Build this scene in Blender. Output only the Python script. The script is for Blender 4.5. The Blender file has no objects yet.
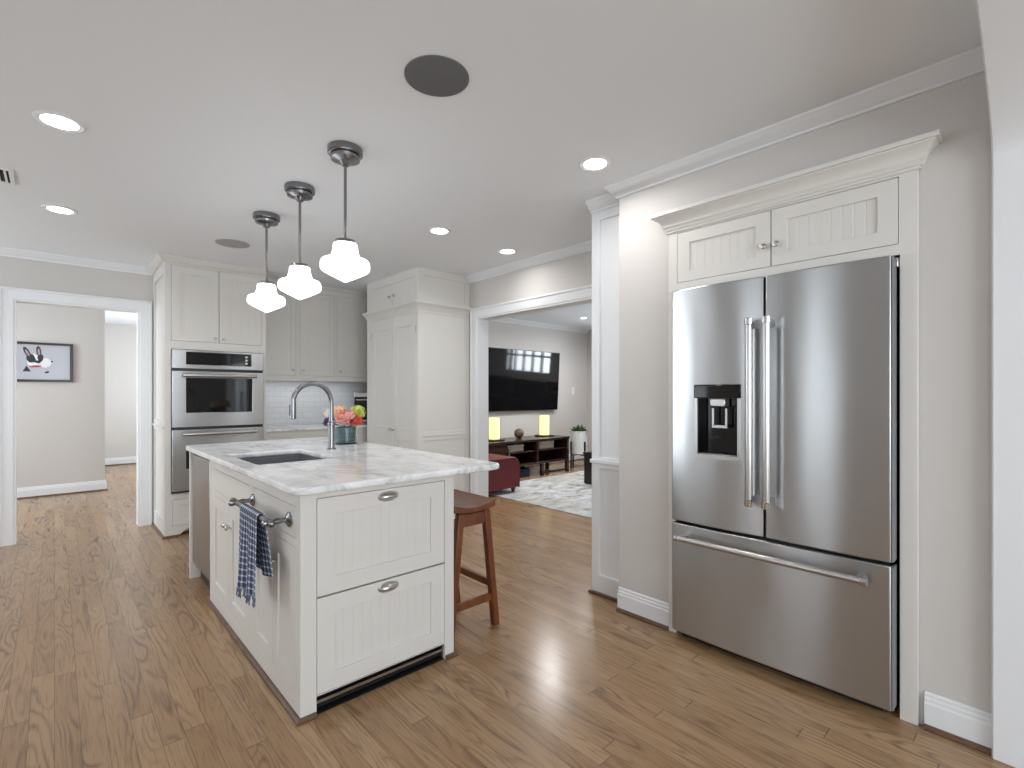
import bpy, bmesh, math, random
from mathutils import Vector, Matrix
random.seed(7)
PI = math.pi
SC = bpy.context.scene
COL = SC.collection

# ------------------------------------------------------------------ camera
cam_d = bpy.data.cameras.new('camera')
cam = bpy.data.objects.new('camera', cam_d); COL.objects.link(cam)
cam.location = (0, 0, 1.27)
cam.rotation_euler = (PI/2, 0, -math.radians(42.75))
cam_d.sensor_width = 36; cam_d.lens = 495/1024*36
cam_d.shift_y = 10/1024
cam_d.clip_start = 0.02
SC.camera = cam

# ------------------------------------------------------------------ world, colour, daylight
w = bpy.data.worlds.new('world'); SC.world = w; w.use_nodes = True
bg = w.node_tree.nodes['Background']
bg.inputs[0].default_value = (0.86, 0.93, 1.0, 1); bg.inputs[1].default_value = .6
SC.view_settings.view_transform = 'Standard'; SC.view_settings.look = 'None'
SC.view_settings.gamma = 1; SC.view_settings.use_curve_mapping = False
SC.view_settings.exposure = 0.79
try:
    SC.cycles.use_denoising = True
    SC.cycles.max_bounces = 10; SC.cycles.diffuse_bounces = 6
    SC.cycles.sample_clamp_indirect = 4
except Exception: pass

def area(name, loc, rot, sx, sy, power, color=(1, 1, 1), shape='RECTANGLE', spread=PI):
    l = bpy.data.lights.new(name, 'AREA'); l.shape = shape; l.size = sx; l.size_y = sy
    l.energy = power; l.color = color; l.spread = spread
    o = bpy.data.objects.new(name, l); COL.objects.link(o); o.location = loc; o.rotation_euler = rot
    return o
# area lamps outside the windows; several of these windows are unseen, added for light
COOL = (0.85, 0.935, 1.0)
area('fill_left_rear', (-2.75, -1.6, 1.5), (0, -PI/2, 0), 1.5, 2.2, 12, COOL)  # added fill for left-facing surfaces, through an unseen window
area('fill_left_end', (-2.75, 5.05, 1.5), (0, -PI/2, 0), 1.5, 1.0, 30, COOL)  # added fill for the pantry and wall cabinets; its window is unseen
area('daylight_left_near', (-2.72, 2.08, 1.45), (0, -PI/2, 0), 1.5, .42, 7, COOL)
area('daylight_left_far', (-2.72, 3.72, 1.45), (0, -PI/2, 0), 1.5, .46, 3, COOL)
area('fill_rear', (0.1, -3.5, 1.45), (PI/2, 0, 0), 3.3, 1.7, 92, COOL)  # added front fill from behind the camera, source unseen
area('daylight_lounge_east', (7.9, 4.2, 1.95), (0, PI/2, 0), 0.75, 1.4, 40, COOL)
area('fill_lounge_south', (5.4, 0.75, 1.6), (PI/2, 0, 0), 2.4, 1.4, 8, COOL)  # added lounge fill, no such window in view
area('daylight_hall', (-2.75, 7.2, 1.5), (0, -PI/2, 0), 1.4, 1.2, 62, COOL)
area('fill_hall_far', (2.35, 9.6, 1.5), (0, PI/2, 0), 1.4, 1.6, 45, COOL)  # added to brighten the far hall, source unseen

# ------------------------------------------------------------------ mesh builder
class MB:
    def __init__(s):
        s.v = []; s.f = []; s.m = []; s.mi = 0; s.T = None
    def add(s, vs, fs):
        n = len(s.v)
        for p in vs:
            p = Vector(p)
            s.v.append(s.T @ p if s.T else p)
        for f in fs:
            s.f.append([n+i for i in f]); s.m.append(s.mi)
        return s
    def box(s, x0, x1, y0, y1, z0, z1):
        x0, x1 = sorted((x0, x1)); y0, y1 = sorted((y0, y1)); z0, z1 = sorted((z0, z1))
        return s.add([(x0,y0,z0),(x1,y0,z0),(x1,y1,z0),(x0,y1,z0),(x0,y0,z1),(x1,y0,z1),(x1,y1,z1),(x0,y1,z1)],
                     [(0,3,2,1),(4,5,6,7),(0,1,5,4),(1,2,6,5),(2,3,7,6),(3,0,4,7)])
    def loft(s, rings, closed=True, cap=True):
        n = len(rings[0]); vs = [p for r in rings for p in r]; fs = []
        for i in range(len(rings)-1):
            for j in range(n if closed else n-1):
                k = (j+1) % n
                fs.append((i*n+j, i*n+k, (i+1)*n+k, (i+1)*n+j))
        if cap and closed:
            fs.append(tuple(range(n))[::-1]); b = (len(rings)-1)*n
            fs.append(tuple(b+j for j in range(n)))
        return s.add(vs, fs)
    def sweep(s, path, prof, mp=None, closed=False):
        """2-D path swept with mitred corners; prof = (offset to the left of travel, height)."""
        mp = mp or (lambda p, b: (p[0], p[1], b))
        P = [Vector(p) for p in path]; n = len(P); rings = []
        for i in range(n):
            a = (P[i]-P[i-1]).normalized() if (i > 0 or closed) else None
            b = (P[(i+1) % n]-P[i]).normalized() if (i < n-1 or closed) else None
            a = a or b; b = b or a
            na = Vector((-a.y, a.x)); nb = Vector((-b.y, b.x))
            m = (na+nb); m = m / max(0.2, (1+na.dot(nb)))
            rings.append([mp(P[i]+m*o, h) for o, h in prof])
        if closed: rings.append(rings[0])
        return s.loft(rings, True, not closed)
    def tube(s, pts, r, n=12, cap=True):
        P = [Vector(p) for p in pts]; N = len(P)
        R = r if isinstance(r, (list, tuple)) else [r]*N
        T = [(P[min(i+1, N-1)]-P[max(i-1, 0)]).normalized() for i in range(N)]
        u = T[0].orthogonal().normalized(); rings = []
        for i in range(N):
            u = (u - T[i]*u.dot(T[i])).normalized(); v = T[i].cross(u)
            rings.append([P[i]+(u*math.cos(2*PI*k/n)+v*math.sin(2*PI*k/n))*R[i] for k in range(n)])
        return s.loft(rings, True, cap)
    def lathe(s, prof, base=(0,0,0), axis=(0,0,1), n=32):
        a = Vector(axis).normalized(); u = a.orthogonal().normalized(); v = a.cross(u); b = Vector(base); rings = []
        for r, t in prof:
            r = max(r, 1e-5)
            rings.append([b+a*t+(u*math.cos(2*PI*k/n)+v*math.sin(2*PI*k/n))*r for k in range(n)])
        return s.loft(rings, True, True)
    def prism(s, poly, mp, d0, d1):
        return s.loft([[mp(p, d0) for p in poly], [mp(p, d1) for p in poly]])
    def plate(s, F, u0, u1, v0, v1, d0, d1, holes=(), us=(), warp=None):
        """slab in the plane of F with rectangular through-holes; watertight."""
        U = sorted(set([u0, u1]+[h[i] for h in holes for i in (0, 1)]+list(us)))
        V = sorted(set([v0, v1]+[h[i] for h in holes for i in (2, 3)]))
        def solid(i, j):
            if i < 0 or j < 0 or i >= len(U)-1 or j >= len(V)-1: return False
            cu, cv = (U[i]+U[i+1])/2, (V[j]+V[j+1])/2
            return not any(h[0] < cu < h[1] and h[2] < cv < h[3] for h in holes)
        vs = []; idx = {}; fs = []
        def g(i, j, k):
            if (i, j, k) not in idx:
                d = (d1 + (warp(U[i]) if warp else 0)) if k else d0
                idx[(i, j, k)] = len(vs); vs.append(F(U[i], V[j], d))
            return idx[(i, j, k)]
        for i in range(len(U)-1):
            for j in range(len(V)-1):
                if not solid(i, j): continue
                fs.append((g(i,j,1), g(i+1,j,1), g(i+1,j+1,1), g(i,j+1,1)))
                fs.append((g(i,j,0), g(i,j+1,0), g(i+1,j+1,0), g(i+1,j,0)))
                for a, b, p, q in ((i-1,j,(i,j),(i,j+1)), (i+1,j,(i+1,j+1),(i+1,j)), (i,j-1,(i+1,j),(i,j)), (i,j+1,(i,j+1),(i+1,j+1))):
                    if not solid(a, b):
                        fs.append((g(*p,0), g(*p,1), g(*q,1), g(*q,0)))
        return s.add(vs, fs)
    def build(s, name, mats, parent=None, smooth=False, bevel=0, seg=2, world=True, normals=True):
        me = bpy.data.meshes.new(name)
        off = Vector((0,0,0))
        if parent is not None and world:
            r = parent
            while r.parent: r = r.parent
            off = r.location
        me.from_pydata([p-off for p in s.v], [], s.f)
        mats = mats if isinstance(mats, (list, tuple)) else [mats]
        for m in mats: me.materials.append(m)
        for p, i in zip(me.polygons, s.m): p.material_index = i
        if normals:
            bm = bmesh.new(); bm.from_mesh(me)
            bmesh.ops.recalc_face_normals(bm, faces=bm.faces); bm.to_mesh(me); bm.free()
        o = bpy.data.objects.new(name, me); COL.objects.link(o)
        if parent is not None: o.parent = parent
        if smooth:
            for p in me.polygons: p.use_smooth = True
            try: me.set_sharp_from_angle(angle=math.radians(38))
            except Exception: pass
        if bevel:
            b = o.modifiers.new('edge', 'BEVEL'); b.width = bevel; b.segments = seg
            b.limit_method = 'ANGLE'; b.angle_limit = math.radians(40)
            if not smooth:
                for p in me.polygons: p.use_smooth = True
                try: me.set_sharp_from_angle(angle=math.radians(50))
                except Exception: pass
        return o

def FY(y0): return lambda u, v, d: (u, y0-d, v)      # faces -Y ; u = X
def FX(x0): return lambda u, v, d: (x0-d, u, v)      # faces -X ; u = Y

def tag(o, label, cat, group=None):
    o['label'] = label; o['category'] = cat
    if group: o['group'] = group
    return o
def thing(name, label, cat, loc, group=None):
    o = bpy.data.objects.new(name, None); COL.objects.link(o); o.location = loc; o.empty_display_size = .1
    return tag(o, label, cat, group)
def struct(name, mb, mat, **k):
    o = mb.build(name, mat, **k); o['kind'] = 'structure'; return o
def dup(o, parent=None):
    c = o.copy(); COL.objects.link(c)
    if parent is not None: c.parent = parent
    for ch in [x for x in bpy.data.objects if x.parent == o]: dup(ch, c)
    return c

# ------------------------------------------------------------------ materials
def mat(name, col, rough=.5, metal=0, **k):
    m = bpy.data.materials.new(name); m.use_nodes = True
    p = m.node_tree.nodes['Principled BSDF']
    p.inputs['Base Color'].default_value = (*col, 1); p.inputs['Roughness'].default_value = rough
    p.inputs['Metallic'].default_value = metal
    for a, b in k.items(): p.inputs[a.replace('_', ' ')].default_value = b
    return m
class NT:
    def __init__(s, m): s.t = m.node_tree; s.p = s.t.nodes['Principled BSDF']
    def n(s, typ, **k):
        x = s.t.nodes.new(typ)
        for a, b in k.items(): setattr(x, a, b)
        return x
    def l(s, a, b): s.t.links.new(a, b)
    def math(s, op, a, b=None, c=None):
        x = s.n('ShaderNodeMath', operation=op)
        for i, q in enumerate((a, b, c)):
            if q is None: continue
            if isinstance(q, (int, float)): x.inputs[i].default_value = q
            else: s.l(q, x.inputs[i])
        return x.outputs[0]
    def ramp(s, fac, stops):
        r = s.n('ShaderNodeValToRGB'); e = r.color_ramp.elements
        while len(e) < len(stops): e.new(.5)
        for x, (pos, c) in zip(e, stops): x.position = pos; x.color = (*c, 1)
        s.l(fac, r.inputs[0]); return r.outputs[0]
    def noise(s, vec, scale, detail=2, rough=.5, dist=0):
        x = s.n('ShaderNodeTexNoise'); x.inputs['Scale'].default_value = scale; x.inputs['Detail'].default_value = detail
        x.inputs['Roughness'].default_value = rough; x.inputs['Distortion'].default_value = dist
        if vec is not None: s.l(vec, x.inputs['Vector'])
        return x.outputs['Fac']
    def obj(s): return s.n('ShaderNodeTexCoord').outputs['Object']
    def scale(s, vec, sc):
        x = s.n('ShaderNodeMapping'); x.inputs['Scale'].default_value = sc; s.l(vec, x.inputs['Vector']); return x.outputs[0]
    def mix(s, fac, a, b, typ='MIX'):
        x = s.n('ShaderNodeMix', data_type='RGBA', blend_type=typ)
        for i, q in ((0, fac), (6, a), (7, b)):
            if isinstance(q, (int, float)): x.inputs[i].default_value = q
            elif isinstance(q, tuple): x.inputs[i].default_value = (*q, 1)
            else: s.l(q, x.inputs[i])
        return x.outputs[2]
    def bump(s, h, strength, dist=.01):
        b = s.n('ShaderNodeBump'); b.inputs['Strength'].default_value = strength; b.inputs['Distance'].default_value = dist
        s.l(h, b.inputs['Height']); s.l(b.outputs[0], s.p.inputs['Normal'])

def painted(name, col, rough, amt=.02):
    m = mat(name, col, rough); t = NT(m); n = t.noise(t.obj(), 60, 3)
    t.bump(n, amt, .004); return m
M = {}
M['wall'] = painted('wall_paint', (.60, .572, .548), .75, .06)
M['ceil'] = painted('ceiling_paint', (.81, .84, .87), .85, .05)
M['trim'] = painted('trim_paint', (.76, .77, .785), .35)
M['cab'] = painted('cabinet_paint', (.69, .668, .632), .4)
M['chrome'] = mat('chrome', (.62, .62, .63), .12, 1)
M['nickel'] = mat('brushed_nickel', (.55, .54, .53), .28, 1)
M['gun'] = mat('dark_nickel', (.25, .25, .26), .27, 1)
M['black'] = mat('black_plastic', (.012, .012, .013), .35)
M['blackgloss'] = mat('black_glass', (.006, .006, .007), .06)
M['gap'] = mat('shadow_gap', (.02, .02, .02), .8)
M['sinkm'] = mat('sink_composite', (.13, .135, .15), .45)
M['spk'] = painted('speaker_grille', (.135, .135, .145), .8, .3)
M['spk2'] = painted('speaker_grille_pale', (.40, .40, .41), .8, .3)
M['darkwood'] = mat('espresso_wood', (.035, .018, .014), .32)
M['leather'] = painted('red_leather', (.125, .006, .010), .5, .25)
M['pot'] = painted('white_pot', (.70, .70, .69), .5)
M['beige'] = painted('beige_box', (.50, .43, .35), .8, .1)
M['navy'] = painted('navy_cloth', (.02, .03, .06), .8, .1)
M['green'] = mat('leaf_green', (.05, .10, .03), .5)
M['print_bg'] = mat('print_background', (.46, .465, .51), .25)
M['fur_white'] = mat('print_white', (.80, .80, .82), .4)
M['fur_black'] = mat('print_black', (.02, .022, .026), .4)
M['fur_pink'] = mat('print_pink', (.42, .27, .28), .4)
M['collar'] = mat('print_red', (.45, .06, .07), .4)
M['frame'] = mat('frame_wood', (.03, .012, .014), .3)
def emis(name, col, st, base=(.8, .8, .8)):
    m = mat(name, base, .4); p = m.node_tree.nodes['Principled BSDF']
    p.inputs['Emission Color'].default_value = (*col, 1); p.inputs['Emission Strength'].default_value = st
    return m
M['lens'] = emis('lamp_lens', (1, .985, .96), 7)
M['opal'] = emis('opal_glass_lit', (.96, .98, 1), 1.8, (.9, .9, .9))
M['opal'].node_tree.nodes['Principled BSDF'].inputs['Roughness'].default_value = .12
M['lampshade'] = emis('lamp_shade_lit', (1, .80, .36), .68, (.6, .5, .3))

def steel(name, col=(.49, .50, .51), rough=.30, ax='Z', aniso=.85, grain=(3, 3, 500)):
    m = mat(name, col, rough, 1); t = NT(m)
    t.p.inputs['Anisotropic'].default_value = aniso; t.p.inputs['Anisotropic Rotation'].default_value = .25
    tg = t.n('ShaderNodeTangent'); tg.direction_type = 'RADIAL'; tg.axis = ax
    t.l(tg.outputs[0], t.p.inputs['Tangent'])
    o = t.obj()
    big = t.noise(t.scale(o, (1, 2.2, .8)), 1.3, 1)
    h = big
    t.bump(h, .25, .035)
    t.l(t.math('ADD', rough-.01, t.math('MULTIPLY', big, .02)), t.p.inputs['Roughness'])
    return m
M['steel'] = steel('stainless_steel')
M['steel_dark'] = steel('stainless_dark', (.33, .32, .31), .3)
M['steel_oven'] = steel('stainless_oven', (.52, .525, .53), .27)

def floor_mat():
    m = mat('oak_floor', (.2, .12, .08), .3); t = NT(m)
    g = t.n('ShaderNodeNewGeometry').outputs['Position']
    sp = t.n('ShaderNodeSeparateXYZ'); t.l(g, sp.inputs[0]); X, Y = sp.outputs[0], sp.outputs[1]
    W, L = .072, 1.1
    xi = t.math('DIVIDE', X, W); ix = t.math('FLOOR', xi); fx = t.math('FRACT', xi)
    wn = t.n('ShaderNodeTexWhiteNoise', noise_dimensions='1D'); t.l(ix, wn.inputs['W'])
    yi = t.math('ADD', t.math('DIVIDE', Y, L), t.math('MULTIPLY', wn.outputs['Value'], 7.3))
    iy = t.math('FLOOR', yi); fy = t.math('FRACT', yi)
    cb = t.n('ShaderNodeCombineXYZ'); t.l(ix, cb.inputs[0]); t.l(iy, cb.inputs[1])
    w2 = t.n('ShaderNodeTexWhiteNoise', noise_dimensions='2D'); t.l(cb.outputs[0], w2.inputs['Vector'])
    rnd = w2.outputs['Value']
    # grain coordinates, shifted per board
    cg = t.n('ShaderNodeCombineXYZ')
    t.l(t.math('ADD', X, t.math('MULTIPLY', rnd, 13.0)), cg.inputs[0])
    t.l(t.math('ADD', Y, t.math('MULTIPLY', rnd, 31.0)), cg.inputs[1])
    t.l(t.math('MULTIPLY', rnd, 9.0), cg.inputs[2])
    v = cg.outputs[0]
    low = t.noise(t.scale(v, (8, 1.05, 1)), 1, 1.5, .45, .25)
    rings = t.math('FRACT', t.math('MULTIPLY', low, 15.0))
    tri = t.math('ABSOLUTE', t.math('SUBTRACT', rings, .5))      # 0..0.5, 0 = line centre
    pores = t.noise(t.scale(v, (170, 7, 1)), 1, 3, .6)
    line = t.ramp(tri, [(0, (1, 1, 1)), (.10, (.55, .55, .55)), (.30, (0, 0, 0))])
    patch = t.noise(t.scale(v, (14, 2.0, 1)), 1, 2)
    linem = t.math('MULTIPLY', line, t.ramp(patch, [(.40, (.10, .10, .10)), (.66, (1, 1, 1))]))
    base = t.ramp(rnd, [(0, (.33, .195, .098)), (.3, (.365, .220, .114)), (.75, (.42, .262, .138)), (1, (.455, .290, .157))])
    cloud = t.noise(t.scale(v, (6, 1.2, 1)), 1, 3)
    base = t.mix(t.math('MULTIPLY', cloud, .6), base, (.25, .147, .074))
    c1 = t.mix(t.math('MULTIPLY', linem, .72), base, (.075, .040, .022))
    c2 = t.mix(t.math('MULTIPLY', t.ramp(pores, [(.5, (0, 0, 0)), (.7, (1, 1, 1))]), .4), c1, (.06, .033, .02))
    ex = t.math('LESS_THAN', t.math('MINIMUM', fx, t.math('SUBTRACT', 1, fx)), .012)
    ey = t.math('LESS_THAN', t.math('MINIMUM', fy, t.math('SUBTRACT', 1, fy)), .0015)
    seam = t.math('MAXIMUM', ex, ey)
    c3 = t.mix(t.math('MULTIPLY', seam, .7), c2, (.045, .025, .016))
    t.l(c3, t.p.inputs['Base Color'])
    t.l(t.math('ADD', .21, t.math('MULTIPLY', pores, .05)), t.p.inputs['Roughness'])
    hh = t.math('SUBTRACT', t.math('MULTIPLY', pores, .15), t.math('ADD', t.math('MULTIPLY', linem, .3), seam))
    t.bump(hh, .02, .004)
    return m
M['floor'] = floor_mat()

def marble():
    m = mat('white_marble', (.8, .8, .8), .14); t = NT(m); o = t.obj()
    n1 = t.noise(t.scale(o, (2.4, 1.1, 2)), 1.5, 6, .6, 1.1)
    vein = t.math('ABSOLUTE', t.math('SUBTRACT', n1, .5))
    n2 = t.noise(o, 7, 5, .6, .6)
    vs = t.ramp(vein, [(0, (.44, .44, .45)), (.02, (.68, .68, .69)), (.07, (.88, .88, .88))])
    cl = t.ramp(n2, [(.36, (.78, .78, .79)), (.6, (1, 1, 1))])
    sp = t.noise(t.scale(o, (3, 2, 3)), 1.2, 2)
    c = t.mix(t.ramp(sp, [(.35, (.15, .15, .15)), (.65, (1, 1, 1))]), (.88, .88, .88), vs)
    t.l(t.mix(.75, c, cl, 'MULTIPLY'), t.p.inputs['Base Color']); return m
M['marble'] = marble()

def wood(name, a, b, sc=(30, 4, 4), rough=.35):
    m = mat(name, a, rough); t = NT(m)
    n = t.noise(t.scale(t.obj(), sc), 1, 4, .6, .5)
    t.l(t.ramp(n, [(.3, a), (.7, b)]), t.p.inputs['Base Color']); return m
M['stool'] = wood('stool_wood', (.10, .028, .009), (.20, .062, .020), (25, 5, 5), .3)
M['console'] = wood('console_wood', (.022, .010, .008), (.045, .020, .014), (3, 20, 20), .25)

def rug():
    m = mat('rug_pile', (.5, .5, .5), .95); t = NT(m); o = t.obj()
    a = t.noise(t.scale(o, (3.2, 6, 1)), 1.5, 6, .7, .5); b = t.noise(t.scale(o, (1.2, 1.2, 1)), 1.1, 4)
    c = t.ramp(a, [(.36, (.20, .205, .22)), (.5, (.48, .48, .49)), (.66, (.70, .69, .67))])
    c = t.mix(t.math('MULTIPLY', t.ramp(b, [(.45, (0, 0, 0)), (.62, (1, 1, 1))]), .45), c, (.42, .40, .33))
    t.l(c, t.p.inputs['Base Color']); t.bump(t.noise(o, 220, 2), .5, .006); return m
M['rug'] = rug()

def tiles():
    m = mat('glazed_tile', (.7, .7, .7), .18); t = NT(m)
    g = t.n('ShaderNodeNewGeometry').outputs['Position']; sp = t.n('ShaderNodeSeparateXYZ'); t.l(g, sp.inputs[0])
    cb = t.n('ShaderNodeCombineXYZ'); t.l(sp.outputs[0], cb.inputs[0]); t.l(sp.outputs[2], cb.inputs[1])
    b = t.n('ShaderNodeTexBrick'); t.l(cb.outputs[0], b.inputs['Vector'])
    b.inputs['Color1'].default_value = (.70, .71, .73, 1); b.inputs['Color2'].default_value = (.73, .74, .76, 1)
    b.inputs['Mortar'].default_value = (.60, .60, .61, 1); b.inputs['Scale'].default_value = 1
    b.inputs['Mortar Size'].default_value = .0025; b.inputs['Brick Width'].default_value = .13; b.inputs['Row Height'].default_value = .062
    t.l(b.outputs['Color'], t.p.inputs['Base Color']); t.bump(t.math('SUBTRACT', 1, b.outputs['Fac']), .3, .002); return m
M['tile'] = tiles()

def plaid():
    m = mat('towel_check', (.1, .12, .2), .95); t = NT(m)
    uv = t.n('ShaderNodeTexCoord').outputs['UV']; sp = t.n('ShaderNodeSeparateXYZ'); t.l(uv, sp.inputs[0])
    def stripe(c, per, wd): return t.math('LESS_THAN', t.math('FRACT', t.math('DIVIDE', c, per)), wd)
    a = stripe(sp.outputs[0], .026, .34); b = stripe(sp.outputs[1], .026, .30)
    s_ = t.math('ADD', a, b)
    c = t.ramp(t.math('DIVIDE', s_, 2), [(.1, (.035, .05, .095)), (.5, (.19, .225, .31)), (.9, (.62, .64, .68))])
    t.l(c, t.p.inputs['Base Color']); return m
M['towel'] = plaid()
def glass(name, tint):
    m = mat(name, tint, .05); m.node_tree.nodes['Principled BSDF'].inputs['Transmission Weight'].default_value = 1.0
    m.node_tree.nodes['Principled BSDF'].inputs['IOR'].default_value = 1.3; return m
M['glass'] = glass('vase_glass', (.85, .93, .95))

# ================================================================== ROOM
H = 2.49; BY = 5.93; RW = 2.447; LX = 3.18; HH = 2.53
struct('floor', MB().box(-2.8, 8.2, -3.6, 12, -.05, 0), M['floor'])
struct('ceiling', MB().box(-2.8, LX+.12, -3.6, BY+.06, H, H+.08), M['ceil'])
struct('ceiling_hall', MB().box(-2.8, 3.0, BY+.06, 11.6, HH, HH+.08), M['ceil'])
struct('ceiling_lounge', MB().box(LX+.12, 8.0, 1.0, 6.4, 2.53, 2.61), M['ceil'])
# back wall with the hall opening
struct('wall_back', MB().plate(FY(BY), -2.8, LX+.12, 0, H, -.12, 0, [(-.248, .60, -.001, 2.07)]), M['wall'])
# left and rear walls; the wide, end and rear windows are unseen, added for light
struct('wall_left', MB().plate(lambda u, v, d: (-2.5-d, u, v), -3.5, BY, 0, H, 0, .12, [(-2.7, -.5, .7, 2.25), (1.85, 2.31, .6, 2.25), (3.47, 3.97, .6, 2.25), (4.5, 5.6, .7, 2.25)]), M['wall'])
struct('wall_rear', MB().plate(lambda u, v, d: (u, -3.3-d, v), -2.62, 3.3, 0, H, 0, .12, [(-1.6, 1.8, .6, 2.3)]), M['wall'])
mbw = MB(); F = lambda u, v, d: (-2.5-d, u, v)
for nm, u0, u1, v0, v1, nu in (('window_1', 1.85, 2.31, .6, 2.25, 1), ('window_4', 3.47, 3.97, .6, 2.25, 1), ('added_window_5', -2.7, -.5, .7, 2.25, 3), ('added_window_9', 4.5, 5.6, .7, 2.25, 2)):
    mbw = MB(); du = (u1-u0)/nu; dv = (v1-v0)/2
    mbw.plate(F, u0, u1, v0, v1, .02, .07, [(u0+i*du+.03, u0+(i+1)*du-.03, v0+j*dv+.03, v0+(j+1)*dv-.03) for i in range(nu) for j in range(2)])
    struct(nm, mbw, M['trim'])
mbw = MB(); F = lambda u, v, d: (u, -3.3-d, v)
mbw.plate(F, -1.6, 1.8, .6, 2.3, .02, .07, [(-1.6+i*.68+.04, -1.6+(i+1)*.68-.04, .64+j*.83, .64+j*.83+.79) for i in range(5) for j in range(2)])
struct('added_window_2', mbw, M['trim'])  # unseen frame, added around the rear fill lamp
struct('wall_east_rear', MB().box(3.2, 3.3, -3.3, -.04, 0, H), M['wall'])
# right wall with the refrigerator alcove
AY0, AY1 = .384, 1.345
struct('wall_right', MB().plate(FX(RW), .10, 1.715, 0, H, -.10, 0, [(AY0, AY1, -.001, 2.12)]), M['wall'])
struct('wall_alcove', MB().box(3.12, 3.2, .2, 1.5, 0, H), M['wall'])
# lounge side of the kitchen: wall with the wide cased opening
struct('wall_lounge', MB().plate(FX(LX), 1.98, BY, 0, 2.53, -.12, 0, [(2.12, 3.952, -.001, 2.045)]), M['wall'])
struct('wall_lounge_north', MB().box(LX+.12, 7.9, 6.15, 6.25, 0, 2.53), M['wall'])
struct('wall_lounge_east', MB().plate(FX(7.7), 1.0, 6.15, 0, 2.53, -.1, 0, [(3.5, 4.9, 1.55, 2.3)]), M['wall'])
struct('wall_lounge_south', MB().plate(FY(1.0), LX+.12, 7.9, 0, 2.53, 0, .1, [(4.2, 6.6, .9, 2.3)]), M['wall'])
struct('added_window_6', MB().plate(FY(1.0), 4.2, 6.6, .9, 2.3, .02, .07, [(4.2+i*.8+.03, 4.2+(i+1)*.8-.03, .93+j*.7, .93+j*.7+.64) for i in range(3) for j in range(2)]), M['trim'])  # unseen window, added for the lounge fill lamp
struct('window_3', MB().plate(FX(7.7), 3.5, 4.9, 1.55, 2.3, -.06, .0, [(3.5+i*.28+.02, 3.5+(i+1)*.28-.02, 1.57+j*.37, 1.57+j*.37+.33) for i in range(5) for j in range(2)]), M['trim'])
# hall
struct('wall_hall_west', MB().plate(lambda u, v, d: (-2.5-d, u, v), BY+.06, 8.45, 0, HH, 0, .12, [(6.6, 7.8, .8, 2.2)]), M['wall'])
struct('window_8', MB().plate(lambda u, v, d: (-2.5-d, u, v), 6.6, 7.8, .8, 2.2, .03, .08, [(6.63, 7.17, .83, 2.17), (7.23, 7.77, .83, 2.17)]), M['trim'])
struct('wall_hall', MB().box(-2.7, .49, 8.45, 11.3, 0, HH), M['wall'])
struct('wall_hall_far', MB().box(.49, 3.0, 11.3, 11.4, 0, HH), M['wall'])
struct('wall_hall_side', MB().plate(FX(2.2), BY+.12, 11.3, 0, HH, -.1, 0, [(8.8, 10.4, .8, 2.2)]), M['wall'])
struct('added_window_7', MB().plate(FX(2.2), 8.8, 10.4, .8, 2.2, -.08, -.03, [(8.83, 9.57, .83, 2.17), (9.63, 10.37, .83, 2.17)]), M['trim'])  # unseen window, added for the far hall fill lamp

# arched opening the camera looks through, at the right edge of the picture
arch = [(3.2, 0), (2.40, 0), (2.40, 2.08)]
for i in range(1, 41):
    a = PI/2*i/40
    arch.append((2.40-2.3*(1-math.cos(a)), 2.08+.385*math.sin(a)))
arch += [(-2.5, 2.465), (-2.5, H), (3.2, H)]
mp = lambda p, d: (p[0], d, p[1])
struct('wall_arch', MB().prism(arch, mp, -.06, .105), M['trim'], smooth=True)
mb = MB(); edge = arch[1:-3]
mb.sweep(edge, [(0, .105), (0, .128), (-.012, .133), (-.05, .128), (-.06, .105)], lambda p, b: (p[0], b, p[1]))
struct('trim_1', mb, M['trim'])

# crown mouldings
CR = [(0, H), (.062, H), (.062, H-.010), (.046, H-.022), (.030, H-.045), (.012, H-.054), (.012, H-.066), (0, H-.066)]
def crown(n, path): struct('trim_%d' % n, MB().sweep(path, CR), M['trim'], smooth=True)
crown(2, [(2.53, 1.985), (2.53, 1.715), (RW, 1.715), (RW, .10)][::-1])
crown(3, [(LX, 1.985), (LX, 4.09)])
crown(4, [(.70, BY), (-2.5, BY)])
cl = [(o, z+.04) for o, z in CR]
struct('trim_5', MB().sweep([(7.7, 6.15), (LX+.12, 6.15)], [(o*1.2, z) for o, z in cl]), M['trim'], smooth=True)
# baseboards (+ stained shoe moulding)
BB = [(0, 0), (.018, 0), (.018, .095), (.014, .102), (.014, .112), (.009, .118), (.009, .128), (.004, .134), (0, .134)]
SH = [(0, 0), (.034, 0), (.034, .006), (.028, .014), (.018, .018), (0, .018)]
M['shoe'] = wood('shoe_wood', (.09, .045, .024), (.14, .075, .042), (4, 20, 4))
def baseb(n, path):
    struct('baseboard_%s' % n, MB().sweep(path, BB), M['trim'])
    s_ = struct('trim_shoe_%s' % n, MB().sweep(path, SH), M['shoe'])
baseb('right', [(RW, .10), (RW, .318)])
baseb('pier', [(RW, 1.383), (RW, 1.715)])
baseb('hall', [(.49, 9.0), (.49, 8.45), (-2.5, 8.45)][::1])
baseb('hall_far', [(2.2, 11.3), (.49, 11.3)])
baseb('lounge', [(7.7, 6.15), (LX+.12, 6.15)])
baseb('back', [(-.352, BY), (-2.5, BY)])
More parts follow.
